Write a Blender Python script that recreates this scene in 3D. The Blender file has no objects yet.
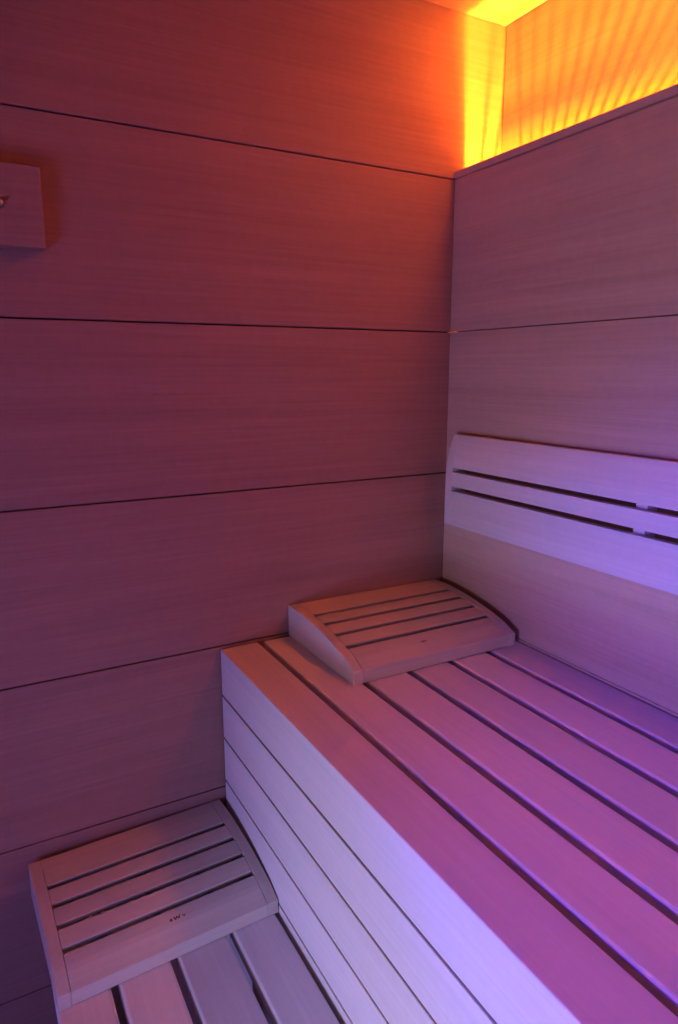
import bpy, bmesh, math, random
from mathutils import Vector, Matrix
random.seed(7)
scene = bpy.context.scene
col = scene.collection
ZF = 1.74          # height of the reference seam (top of the panel in front of the light cove) above the floor


def Z(z):
    return z + ZF


# ------------------------------------------------------------------ camera
cam_data = bpy.data.cameras.new('camera')
cam = bpy.data.objects.new('camera', cam_data)
col.objects.link(cam)
cam_data.sensor_fit = 'HORIZONTAL'
cam_data.sensor_width = 36.0
cam_data.lens = 680.6 * 36.0 / 678.0
cam_data.clip_start = 0.02
cam.location = (-0.9286, -1.1876, Z(-0.3794))
cam.rotation_euler = (math.pi / 2 - 0.2049, 0.0, -0.5074)
scene.camera = cam

# ------------------------------------------------------------------ view and world
scene.view_settings.view_transform = 'Standard'
scene.view_settings.look = 'None'
scene.view_settings.gamma = 1.0
scene.view_settings.use_curve_mapping = False
scene.view_settings.exposure = 0.0
world = bpy.data.worlds.new('world')
scene.world = world
world.use_nodes = True
bg = world.node_tree.nodes['Background']
bg.inputs['Color'].default_value = (0.3, 0.12, 0.4, 1)
bg.inputs['Strength'].default_value = 0.02


# ------------------------------------------------------------------ lights
def area(name, loc, target, sx, sy, power, color, spread=180):
    d = bpy.data.lights.new(name, 'AREA')
    d.shape = 'RECTANGLE'
    d.size, d.size_y = sx, sy
    d.energy, d.color = power, color
    d.spread = math.radians(spread)
    o = bpy.data.objects.new(name, d)
    col.objects.link(o)
    o.location = loc
    o.rotation_euler = (Vector(target) - Vector(loc)).to_track_quat('-Z', 'Y').to_euler()
    return o


def spot(name, loc, target, radius, blend, power, color, angle):
    d = bpy.data.lights.new(name, 'SPOT')
    d.energy, d.color, d.shadow_soft_size = power, color, radius
    d.spot_size, d.spot_blend = math.radians(angle), blend
    o = bpy.data.objects.new(name, d)
    col.objects.link(o)
    o.location = loc
    o.rotation_euler = (Vector(target) - Vector(loc)).to_track_quat('-Z', 'Y').to_euler()
    return o


def point(name, loc, power, color, r):
    d = bpy.data.lights.new(name, 'POINT')
    d.energy, d.color, d.shadow_soft_size = power, color, r
    o = bpy.data.objects.new(name, d)
    col.objects.link(o)
    o.location = loc
    return o


# unseen colour lights out of view, the spots added to tint the surfaces: (name, location, aimed at, width, height, power, colour, spread)
LIGHTS = {
    'low_left': ('AREA', (-1.84, -1.30, Z(-1.05)), (0.0, -1.30, Z(-1.05)), 1.0, 0.60, 18.50, (0.270, 0.216, 1.000), 170),
    'left_wide': ('SPOT', (-1.80, -1.25, Z(-0.72)), (0.0, -0.98, Z(-0.78)), 0.08, 0.95, 18.00, (1.000, 0.722, 0.167), 84),
    'low_front': ('SPOT', (-1.60, -0.98, Z(-1.16)), (-0.53, -0.66, Z(-1.24)), 0.08, 0.9, 22.00, (0.432, 0.568, 1.000), 62),
    'left_narrow': ('SPOT', (-1.80, -1.30, Z(-0.62)), (0.0, -0.75, Z(-0.80)), 0.10, 0.9, 106.00, (0.066, 0.028, 1.000), 34),  # added for more blue on the lower right-hand panel
    'ceiling': ('SPOT', (-0.55, -0.95, Z(0.26)), (-0.28, -0.90, Z(-0.90)), 0.08, 0.9, 15.00, (0.007, 0.000, 1.000), 70),  # unseen overhead spot, added to put blue on the bench tops
}
for key, (kind, loc, tgt, sx, sy, pw, c, sp) in LIGHTS.items():
    if kind == 'AREA':
        area('unseen_colour_light', loc, tgt, sx, sy, pw, c, sp)
    else:
        spot('unseen_colour_light', loc, tgt, sx, sy, pw, c, sp)
# amber lamps down in the light cove
COVE = 262.0
AMBER = (1.0, 0.34, 0.02)
for y, z, k, r in ((-0.10, -0.27, 0.95, 0.008), (-0.50, -0.27, 1.0, 0.030), (-0.95, -0.27, 0.9, 0.03), (-1.45, -0.27, 0.9, 0.03)):
    point('cove_lamp', (0.044, y, Z(z)), COVE * k, AMBER, r)


# ------------------------------------------------------------------ materials
def wood(name, light, dark, axis='x', fine=170.0, rough=0.62, contrast=1.0, bump=0.12, scale=1.0):
    m = bpy.data.materials.new(name)
    m.use_nodes = True
    nt = m.node_tree
    N, L = nt.nodes, nt.links
    b = N['Principled BSDF']
    b.inputs['Roughness'].default_value = rough
    b.inputs['Specular IOR Level'].default_value = 0.3
    tc = N.new('ShaderNodeTexCoord')
    oi = N.new('ShaderNodeObjectInfo')
    off = N.new('ShaderNodeVectorMath'); off.operation = 'SCALE'
    off.inputs[0].default_value = (7.3, 3.1, 5.7)
    L.new(oi.outputs['Random'], off.inputs['Scale'])
    add = N.new('ShaderNodeVectorMath'); add.operation = 'ADD'
    L.new(tc.outputs['Object'], add.inputs[0]); L.new(off.outputs[0], add.inputs[1])

    def mapped(along, across):
        mp = N.new('ShaderNodeMapping')
        s = [across] * 3
        s['xyz'.index(axis)] = along
        mp.inputs['Scale'].default_value = s
        L.new(add.outputs[0], mp.inputs['Vector'])
        return mp

    # fine fibre lines
    m1 = mapped(4.0 * scale, fine * scale)
    n1 = N.new('ShaderNodeTexNoise'); n1.inputs['Scale'].default_value = 1.0
    n1.inputs['Detail'].default_value = 5.0; n1.inputs['Roughness'].default_value = 0.62
    L.new(m1.outputs[0], n1.inputs['Vector'])
    # broad growth bands, gently wandering
    m2 = mapped(1.1 * scale, 22.0 * scale)
    n2 = N.new('ShaderNodeTexNoise'); n2.inputs['Scale'].default_value = 1.0
    n2.inputs['Detail'].default_value = 3.0; n2.inputs['Distortion'].default_value = 0.6
    L.new(m2.outputs[0], n2.inputs['Vector'])
    # short cross flecks
    m3 = mapped(90.0 * scale, 60.0 * scale)
    n3 = N.new('ShaderNodeTexNoise'); n3.inputs['Scale'].default_value = 1.0
    n3.inputs['Detail'].default_value = 2.0
    L.new(m3.outputs[0], n3.inputs['Vector'])
    a1 = N.new('ShaderNodeMath'); a1.operation = 'MULTIPLY_ADD'
    L.new(n1.outputs['Fac'], a1.inputs[0]); a1.inputs[1].default_value = 0.50; 
    a2 = N.new('ShaderNodeMath'); a2.operation = 'MULTIPLY_ADD'
    L.new(n2.outputs['Fac'], a2.inputs[0]); a2.inputs[1].default_value = 0.42
    a3 = N.new('ShaderNodeMath'); a3.operation = 'MULTIPLY'
    L.new(n3.outputs['Fac'], a3.inputs[0]); a3.inputs[1].default_value = 0.16
    L.new(a3.outputs[0], a2.inputs[2]); L.new(a2.outputs[0], a1.inputs[2])
    r = N.new('ShaderNodeValToRGB')
    r.color_ramp.elements[0].position = 0.54 - 0.2 / contrast
    r.color_ramp.elements[1].position = 0.54 + 0.2 / contrast
    r.color_ramp.elements[0].color = (*dark, 1); r.color_ramp.elements[1].color = (*light, 1)
    L.new(a1.outputs[0], r.inputs['Fac'])
    hsv = N.new('ShaderNodeHueSaturation')
    vr = N.new('ShaderNodeMapRange')
    vr.inputs['To Min'].default_value = 0.93; vr.inputs['To Max'].default_value = 1.07
    L.new(oi.outputs['Random'], vr.inputs['Value']); L.new(vr.outputs[0], hsv.inputs['Value'])
    L.new(r.outputs['Color'], hsv.inputs['Color'])
    L.new(hsv.outputs['Color'], b.inputs['Base Color'])
    bp = N.new('ShaderNodeBump'); bp.inputs['Strength'].default_value = bump
    bp.inputs['Distance'].default_value = 0.001
    L.new(a1.outputs[0], bp.inputs['Height']); L.new(bp.outputs[0], b.inputs['Normal'])
    return m


def plain(name, c, rough=0.5, metal=0.0):
    m = bpy.data.materials.new(name)
    m.use_nodes = True
    b = m.node_tree.nodes['Principled BSDF']
    b.inputs['Roughness'].default_value = rough
    b.inputs['Metallic'].default_value = metal
    nt = m.node_tree
    n = nt.nodes.new('ShaderNodeTexNoise'); n.inputs['Scale'].default_value = 60
    r = nt.nodes.new('ShaderNodeValToRGB')
    r.color_ramp.elements[0].color = (*[v * 0.85 for v in c], 1)
    r.color_ramp.elements[1].color = (*[min(1, v * 1.12) for v in c], 1)
    nt.links.new(n.outputs['Fac'], r.inputs['Fac']); nt.links.new(r.outputs['Color'], b.inputs['Base Color'])
    return m


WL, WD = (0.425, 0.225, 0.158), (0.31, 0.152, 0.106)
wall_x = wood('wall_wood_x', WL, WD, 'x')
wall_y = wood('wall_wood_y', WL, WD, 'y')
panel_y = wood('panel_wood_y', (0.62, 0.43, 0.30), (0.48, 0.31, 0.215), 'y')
BL, BD = (0.79, 0.70, 0.62), (0.66, 0.57, 0.50)
bench_y = wood('bench_wood_y', BL, BD, 'y')
bench_x = wood('bench_wood_x', BL, BD, 'x')
bench_z = wood('bench_wood_z', BL, BD, 'z')
HL, HD = (0.66, 0.54, 0.42), (0.52, 0.42, 0.32)
head_x = wood('headrest_wood_x', HL, HD, 'x')
head_y = wood('headrest_wood_y', HL, HD, 'y')
dark_gloss = plain('dark_gloss', (0.03, 0.03, 0.035), 0.1)
back_m = plain('dark_backing', (0.05, 0.03, 0.025), 0.9)
tile_m = plain('floor_tile', (0.10, 0.09, 0.09), 0.5)
steel_m = plain('steel', (0.45, 0.45, 0.5), 0.3, 1.0)
burn_m = plain('burnt_wood', (0.16, 0.07, 0.045), 0.9)
knot_m = plain('knot_wood', (0.30, 0.17, 0.13), 0.8)
alu_m = plain('aluminium', (0.5, 0.5, 0.5), 0.4, 1.0)


# ------------------------------------------------------------------ mesh helpers
def box(bm, a, b):
    """axis aligned box between two corners"""
    x0, x1 = sorted((a[0], b[0])); y0, y1 = sorted((a[1], b[1])); z0, z1 = sorted((a[2], b[2]))
    mt = Matrix.Translation(((x0 + x1) / 2, (y0 + y1) / 2, (z0 + z1) / 2)) @ Matrix.Diagonal((x1 - x0, y1 - y0, z1 - z0, 1))
    bmesh.ops.create_cube(bm, size=1.0, matrix=mt)


def bevel(bm, w, seg=2):
    bmesh.ops.bevel(bm, geom=list(bm.edges), offset=w, segments=seg, affect='EDGES', profile=0.5, clamp_overlap=True)


def link(name, bm, mat, parent=None, loc=(0, 0, 0), smooth=False):
    me = bpy.data.meshes.new(name)
    bmesh.ops.recalc_face_normals(bm, faces=list(bm.faces))
    bm.to_mesh(me); bm.free()
    me.materials.append(mat)
    if smooth:
        for p in me.polygons:
            p.use_smooth = True
    o = bpy.data.objects.new(name, me)
    col.objects.link(o)
    o.location = loc
    if parent:
        o.parent = parent
    return o


def bbox(name, a, b, mat, parent=None, w=0.0, seg=2):
    """one bevelled board, its origin at its centre"""
    c = [(a[i] + b[i]) / 2 for i in range(3)]
    bm = bmesh.new()
    box(bm, [a[i] - c[i] for i in range(3)], [b[i] - c[i] for i in range(3)])
    if w:
        bevel(bm, w, seg)
    return link(name, bm, mat, parent, c)


def thing(name, label, cat, loc, group=None):
    o = bpy.data.objects.new(name, None)
    col.objects.link(o)
    o.location = loc
    o.empty_display_size = 0.05
    o['label'] = label; o['category'] = cat
    if group:
        o['group'] = group
    return o


def struct(o, label=None):
    o['kind'] = 'structure'
    if label:
        o['label'] = label
        o['category'] = label.split(',')[0].split()[-1] if False else 'wall'
    return o


# ------------------------------------------------------------------ the room
X0, XR, Y0 = -1.90, 0.1160, -2.10         # left wall, wall behind the cove, front wall
ZC = 0.298                                # ceiling underside
H = 0.30                                  # height of a wall plank


def plank_wall(name, axis, plane, thick, lo, hi, zs, mat, gap, backing=True):
    """horizontal planks; axis 'x': planks run along x on plane y=plane, thick>0 grows to +y"""
    bm = bmesh.new()
    for z1, z0 in zip(zs[:-1], zs[1:]):
        b2 = bmesh.new()
        if axis == 'x':
            box(b2, (lo, plane, Z(z0) + gap / 2), (hi, plane + thick, Z(z1) - gap / 2))
        else:
            box(b2, (plane, lo, Z(z0) + gap / 2), (plane + thick, hi, Z(z1) - gap / 2))
        bevel(b2, 0.0012, 1)
        me = bpy.data.meshes.new('t'); b2.to_mesh(me); b2.free()
        bm.from_mesh(me); bpy.data.meshes.remove(me)
    o = link(name, bm, mat)
    if backing:
        bk = bmesh.new()
        if axis == 'x':
            box(bk, (lo - 0.02, plane + thick * 0.55, Z(zs[-1])), (hi + 0.02, plane + thick * 1.3, Z(zs[0])))
        else:
            box(bk, (plane + thick * 0.55, lo, Z(zs[-1])), (plane + thick * 1.3, hi, Z(zs[0])))
        link('backing', bk, back_m, o)
    return struct(o)


full = [ZC + 0.02] + [-k * H for k in range(0, 6)] + [-ZF]
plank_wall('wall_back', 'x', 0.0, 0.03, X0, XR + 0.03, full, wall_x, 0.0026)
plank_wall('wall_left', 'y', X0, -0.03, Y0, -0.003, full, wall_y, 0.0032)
plank_wall('wall_front', 'x', Y0, -0.03, X0, XR + 0.03, full, dark_gloss, 0.0032)  # unseen wall, made dark and glossy so less light bounces back
# wall behind the light cove and the lower panel standing in front of it
plank_wall('wall_cove', 'y', XR, 0.03, Y0, -0.0045, [ZC + 0.02, -0.02, -0.45, -ZF], wall_y, 0.002)
bm = bmesh.new()
for k, (z0, z1, y1) in enumerate(((-0.6 + .0008, -0.3 - .0008, -0.001), (-0.3 + .0008, -0.0012, -0.001), (-0.90, -0.6 - .0008, -0.001), (-ZF, -0.9 - .0008, -0.001))):
    b2 = bmesh.new()
    box(b2, (0.0, Y0 + 0.001, Z(z0)), (0.02, y1, Z(z1)))
    bevel(b2, 0.0009, 1)
    me = bpy.data.meshes.new('t'); b2.to_mesh(me); b2.free()
    bm.from_mesh(me); bpy.data.meshes.remove(me)
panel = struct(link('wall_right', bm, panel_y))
bk = bmesh.new(); box(bk, (0.0205, Y0 + 0.001, Z(-ZF)), (0.024, -0.0055, Z(-0.005)))
link('backing', bk, back_m, panel)
rail = struct(bbox('trim_1', (-0.0015, Y0 + 0.001, Z(0.0012)), (0.024, -0.001, Z(0.0145)), panel_y, None, 0.0012, 1))
# ceiling boards with a shadow gap along the walls
cb = bmesh.new()
yy = [Y0 + 0.003, -1.2, -0.0045]
for a, b in zip(yy[:-1], yy[1:]):
    b2 = bmesh.new(); box(b2, (X0 + 0.003, a + 0.0008, Z(ZC)), (XR - 0.0045, b - 0.0008, Z(ZC) + 0.02)); bevel(b2, 0.001, 1)
    me = bpy.data.meshes.new('t'); b2.to_mesh(me); b2.free()
    cb.from_mesh(me); bpy.data.meshes.remove(me)
ceil = struct(link('ceiling', cb, wall_x))
bk = bmesh.new(); box(bk, (X0 - 0.03, Y0 - 0.03, Z(ZC) + 0.0205), (XR + 0.03, 0.03, Z(ZC) + 0.05))
link('backing', bk, back_m, ceil)
# floor
fb = bmesh.new(); box(fb, (X0 - 0.03, Y0 - 0.03, -0.06), (XR + 0.03, 0.03, 0.0))
struct(link('floor', fb, tile_m))

# ------------------------------------------------------------------ light fitting down in the cove
fit = thing('light_fitting', 'ribbed amber light fitting sunk in the cove behind the right-hand panel', 'lamp', (0.07, -1.0, Z(-0.36)))
bbox('tray', (-0.042, -1.02, 0.0), (0.042, 0.99, 0.006), alu_m, fit, 0.001)
gb = bmesh.new()
y = -0.985
while y < 0.94:
    box(gb, (-0.040, y, 0.302), (0.043, y + 0.0025, 0.308))
    y += 0.018
for x in (-0.0415, -0.012, 0.010, 0.031):
    box(gb, (x, -0.99, 0.298), (x + 0.0045, 0.98, 0.302))
gr = link('grille', gb, alu_m, fit)

# ------------------------------------------------------------------ benches
YE = -2.06
ZB, D = -0.9042, 0.5315
ub = thing('sauna_bench', 'high pale slatted sauna bench along the right-hand wall', 'bench', (-D / 2, -1.0, 0.0), 'slatted sauna benches')
ub['group'] = 'slatted sauna benches'


def part(name, a, b, mat, root, w=0.0035, seg=3):
    l = root.location
    return bbox(name, [a[i] - l[i] for i in range(3)], [b[i] - l[i] for i in range(3)], mat, root, w, seg)


GAP = 0.0110
cuts = [-0.0012, -0.0869, -0.1777, -0.2685, -0.3601, -0.4498]
for k in range(5):
    part('seat_slat', (cuts[k] - (GAP / 2 if k else 0), -0.004, Z(ZB)), (cuts[k + 1] + GAP / 2, YE, Z(ZB) - 0.026), bench_y, ub, 0.0055, 3)
part('front_board', (-0.4498 - GAP / 2, -0.004, Z(ZB)), (-D, YE, Z(-1.0002) + 0.0026), bench_y, ub, 0.002, 2)
fc = [-1.0002, -1.0907, -1.1839, -1.2725, -1.362]
for a, b in zip(fc[:-1], fc[1:]):
    part('front_board', (-D, -0.004, Z(a) - 0.0026), (-D + 0.024, YE, Z(b) + 0.0026), bench_y, ub, 0.0015, 2)
for yb in (-0.05, -0.70, -1.35, -1.99):
    part('bearer', (-D + 0.0275, yb, Z(ZB) - 0.0265), (-0.006, yb - 0.045, Z(ZB) - 0.09), bench_x, ub, 0.002, 1)
    part('leg', (-D + 0.0275, yb, Z(ZB) - 0.0905), (-D + 0.075, yb - 0.045, 0.0), bench_z, ub, 0.002, 1)
    part('leg', (-0.055, yb, Z(ZB) - 0.0905), (-0.006, yb - 0.045, 0.0), bench_z, ub, 0.002, 1)

ZL = -1.2863
lb = thing('sauna_bench', 'low slatted sauna bench, the lower step at the bottom left', 'bench', (-0.71, -1.0, 0.0), 'slatted sauna benches')
lc = [-0.5385, -0.6215, -0.7150, -0.8065, -0.8885]
G2 = 0.0115
for k in range(4):
    xa = lc[k] - (G2 / 2 if k else 0)
    xb = lc[k + 1] + (G2 / 2 if k < 3 else 0)
    part('seat_slat', (xa, -0.004, Z(ZL)), (xb, YE, Z(ZL) - 0.026), bench_y, lb, 0.005, 3)
for yb in (-0.10, -0.72, -1.35, -1.99):
    part('bearer', (-0.5385, yb, Z(ZL) - 0.0265), (-0.880, yb - 0.045, Z(ZL) - 0.085), bench_x, lb, 0.002, 1)
    part('leg', (-0.833, yb, Z(ZL) - 0.0855), (-0.880, yb - 0.045, 0.0), bench_z, lb, 0.002, 1)
    part('leg', (-0.5385, yb, Z(ZL) - 0.0855), (-0.585, yb - 0.045, 0.0), bench_z, lb, 0.002, 1)


# ------------------------------------------------------------------ headrests
PROF = [(0.0, 0.0600), (-0.030, 0.0612), (-0.065, 0.0608), (-0.100, 0.0583), (-0.135, 0.0542), (-0.170, 0.0485),
        (-0.200, 0.0423), (-0.225, 0.0360), (-0.243, 0.0300), (-0.256, 0.0245)]


PROF = [(y * 1.0235, z * 1.06 if z > 0.03 else z) for y, z in PROF]


def top(y):
    for (a, za), (b, zb) in zip(PROF[:-1], PROF[1:]):
        if b <= y <= a:
            t = (a - y) / (a - b)
            return za + (zb - za) * t
    return PROF[-1][1] if y < PROF[-1][0] else PROF[0][1]


def prism(x0, x1, pts, bev=0.0015):
    bm = bmesh.new()
    a = [bm.verts.new((x0, y, z)) for y, z in pts]
    b = [bm.verts.new((x1, y, z)) for y, z in pts]
    bm.faces.new(a); bm.faces.new(list(reversed(b)))
    n = len(pts)
    for i in range(n):
        bm.faces.new((a[i], b[i], b[(i + 1) % n], a[(i + 1) % n]))
    bmesh.ops.recalc_face_normals(bm, faces=list(bm.faces))
    if bev:
        es = [e for e in bm.edges if len(e.link_faces) == 2 and e.calc_face_angle(0) > 0.6]
        bmesh.ops.bevel(bm, geom=es, offset=bev, segments=2, affect='EDGES', profile=0.5, clamp_overlap=True)
    return bm


def curve_pts(y0, y1, n=6):
    """points of the top curve from y0 (rear) to y1 (front)"""
    return [(y0 + (y1 - y0) * i / n, top(y0 + (y1 - y0) * i / n)) for i in range(n + 1)]


WH, DEP, SIDE = 0.364, -0.262, 0.019
SLOTS = [-0.0770, -0.1190, -0.1610, -0.2030]
SW = 0.0090


def make_headrest(loc, label, w=WH):
    t = thing('headrest', label, 'headrest', loc, 'wedge headrests on the benches')
    side = [(0.0, 0.0)] + curve_pts(0.0, DEP, 16) + [(DEP, 0.0)]
    for s in (-1, 1):
        xo = s * w / 2
        xi = s * (w / 2 - SIDE)
        link('side_panel', prism(min(xo, xi), max(xo, xi), side, 0.0012), head_y, t)
    edges = [-0.0] + SLOTS + [DEP]
    for k in range(5):
        ya = edges[k] - (SW / 2 if k else 0.0)
        yb = edges[k + 1] + (SW / 2 if k < 4 else 0.0)
        pts = curve_pts(ya, yb, 6)
        th = 0.011
        uc = 0.005
        pts = [(y, z - 0.0004) for y, z in pts]
        if k == 4:
            low = [(yb, 0.001), (yb + 0.014, 0.001), (yb + 0.018, top(yb + 0.02) - th), (ya - uc, top(ya) - th)]
        elif k == 0:
            low = [(yb + uc, top(yb) - th), (ya - 0.016, top(ya) - th), (ya - 0.016, 0.001), (ya, 0.001)]
        else:
            low = [(yb + uc, top(yb) - th), (ya - uc, top(ya) - th)]
        sl = link('slat', prism(-(w / 2 - SIDE) + 0.0003, (w / 2 - SIDE) - 0.0003, pts + low, 0.0012), head_x, t)
        if k == 4:
            t['front'] = 1
            front = sl
    del t['front']
    return t, front


uh, uf = make_headrest((-0.3865 + WH / 2, -0.002, Z(ZB) + 0.0002), 'wedge-shaped slatted wooden headrest lying on the high bench in the corner')
lh, lf = make_headrest((-0.7218, -0.0100, Z(ZL) + 0.0002), 'wedge-shaped slatted wooden headrest with a small burnt-in mark, lying on the low bench', 0.354)
lh.rotation_euler = (0, 0, math.radians(2.6))


def disc_on_top(parent, x, y, rx, ry, name, mat, th=0.0003):
    bm = bmesh.new()
    n = 20
    slope = math.atan2(top(y + 0.005) - top(y - 0.005), 0.01)
    up = Vector((0, -math.sin(slope), math.cos(slope)))
    fw = Vector((0, math.cos(slope), math.sin(slope)))
    c = Vector((x, y, top(y) - 0.0004))
    rings = []
    for h in (-0.0004, th):
        rings.append([bm.verts.new(c + Vector((rx * math.cos(a), 0, 0)) + fw * (ry * math.sin(a)) + up * h)
                      for a in [2 * math.pi * i / n for i in range(n)]])
    bm.faces.new(rings[1]); bm.faces.new(list(reversed(rings[0])))
    for i in range(n):
        bm.faces.new((rings[0][i], rings[0][(i + 1) % n], rings[1][(i + 1) % n], rings[1][i]))
    return link(name, bm, mat, parent)


disc_on_top(uf, 0.384 - WH / 2 - 0.218, -0.232, 0.0065, 0.0022, 'knot', knot_m, 0.0002)


# burnt-in mark of the lower headrest: a few small slanting strokes and a dot
def mark(parent, x, y):
    bm = bmesh.new()
    slope = math.atan2(top(y + 0.005) - top(y - 0.005), 0.01)
    up = Vector((0, -math.sin(slope), math.cos(slope)))
    fw = Vector((0, math.cos(slope), math.sin(slope)))
    c = Vector((x, y, top(y) - 0.0004))

    def stroke(p, q, w=0.0009):
        p, q = Vector(p), Vector(q)
        d = (q - p).normalized(); nrm = Vector((-d.y, d.x)) * w
        vs = []
        for h in (-0.0003, 0.0003):
            vs.append([bm.verts.new(c + Vector((v.x, 0, 0)) + fw * v.y + up * h) for v in (p - nrm, q - nrm, q + nrm, p + nrm)])
        bm.faces.new(vs[1]); bm.faces.new(list(reversed(vs[0])))
        for i in range(4):
            bm.faces.new((vs[0][i], vs[0][(i + 1) % 4], vs[1][(i + 1) % 4], vs[1][i]))
    stroke((-0.013, -0.002), (-0.010, 0.002), 0.0013)
    stroke((-0.013, 0.002), (-0.0095, -0.002), 0.0010)
    stroke((-0.006, 0.0035), (-0.0045, -0.002))
    stroke((-0.0045, -0.002), (-0.001, 0.003))
    stroke((-0.001, 0.003), (0.0015, -0.002))
    stroke((0.0015, -0.002), (0.004, 0.004))
    stroke((0.008, 0.003), (0.010, -0.002), 0.0007)
    stroke((0.010, -0.002), (0.0125, 0.001), 0.0007)
    return link('maker_mark', bm, burn_m, parent)


mark(lf, 0.7205 - 0.706, -0.2250)

# ------------------------------------------------------------------ backrest on the right-hand panel
BPROF = [(-0.0205, -0.5105), (-0.0290, -0.533), (-0.0360, -0.560), (-0.0395, -0.590), (-0.0405, -0.625),
         (-0.0405, -0.665), (-0.0400, -0.6995)]


def bx(z):
    for (xa, za), (xb, zb) in zip(BPROF[:-1], BPROF[1:]):
        if zb <= z <= za:
            return xa + (xb - xa) * (za - z) / (za - zb)
    return BPROF[-1][0] if z < BPROF[-1][1] else BPROF[0][0]


def yprism(y0, y1, pts, bev=0.001):
    bm = prism(y0, y1, pts, bev)
    # prism built along x with (y, z) profile -> turn so that it runs along y with an (x, z) profile
    for v in bm.verts:
        v.co = Vector((v.co.y, v.co.x, v.co.z))
    bmesh.ops.recalc_face_normals(bm, faces=list(bm.faces))
    return bm


def bcurve(z1, z0, n=8):
    return [(bx(z1 + (z0 - z1) * i / n), z1 + (z0 - z1) * i / n + ZF) for i in range(n + 1)]


YB = -0.0525
br = thing('backrest', 'long pale curved backrest with two slots, mounted on the right-hand wall', 'backrest', (-0.02, -1.0, Z(-0.605)))
ox, oy, oz = br.location


def bpart(name, bm, mat, parent=br):
    for v in bm.verts:
        v.co -= Vector((ox, oy, oz))
    return link(name, bm, mat, parent)


for y in (YB, -1.95):
    pts = bcurve(-0.5105, -0.6995, 16)
    pts = pts + [(-0.0005, Z(-0.6995)), (-0.0005, Z(-0.5105))]
    bpart('end_piece', yprism(y - 0.020, y, pts), bench_z)
bars = [(-0.5105, -0.5775), (-0.5865, -0.6165), (-0.6260, -0.6995)]
for za, zb in bars:
    pts = bcurve(za, zb, 8)
    inner = [(x + 0.013, z) for x, z in reversed(pts)]
    inner = [(min(x, -0.001), z) for x, z in inner]
    bpart('slat', yprism(-1.929, YB - 0.0205, pts + inner), bench_y)
for y in (-0.5085, -0.985, -1.475):
    pts = [(min(bx(z) + 0.0135, -0.0035), Z(z)) for z in (-0.525, -0.55, -0.575, -0.60, -0.63, -0.66, -0.690)]
    bpart('support_batten', yprism(y - 0.020, y, pts + [(-0.0005, Z(-0.690)), (-0.0005, Z(-0.525))], 0.0), bench_z)

# ------------------------------------------------------------------ wooden block with a peg on the back wall
blk = thing('wall_block', 'square wooden block with a small metal peg, fixed on the panelled wall at left', 'wall block', (-0.8465, 0.0, Z(-0.1445)))
bm = bmesh.new(); box(bm, (-0.0585, -0.037, -0.0565), (0.0585, -0.0002, 0.0565)); bevel(bm, 0.002, 2)
link('block', bm, wall_x, blk)
bm = bmesh.new()
bmesh.ops.create_cone(bm, cap_ends=True, segments=20, radius1=0.0042, radius2=0.0042, depth=0.014,
                      matrix=Matrix.Translation((0, -0.043, 0)) @ Matrix.Rotation(math.pi / 2, 4, 'X'))
bevel(bm, 0.0008, 1)
link('peg', bm, steel_m, blk, (0.0, 0, 0.0), True)
bm = bmesh.new()
bmesh.ops.create_cone(bm, cap_ends=True, segments=20, radius1=0.0068, radius2=0.0068, depth=0.002,
                      matrix=Matrix.Translation((0, -0.0382, 0)) @ Matrix.Rotation(math.pi / 2, 4, 'X'))
link('washer', bm, steel_m, blk)
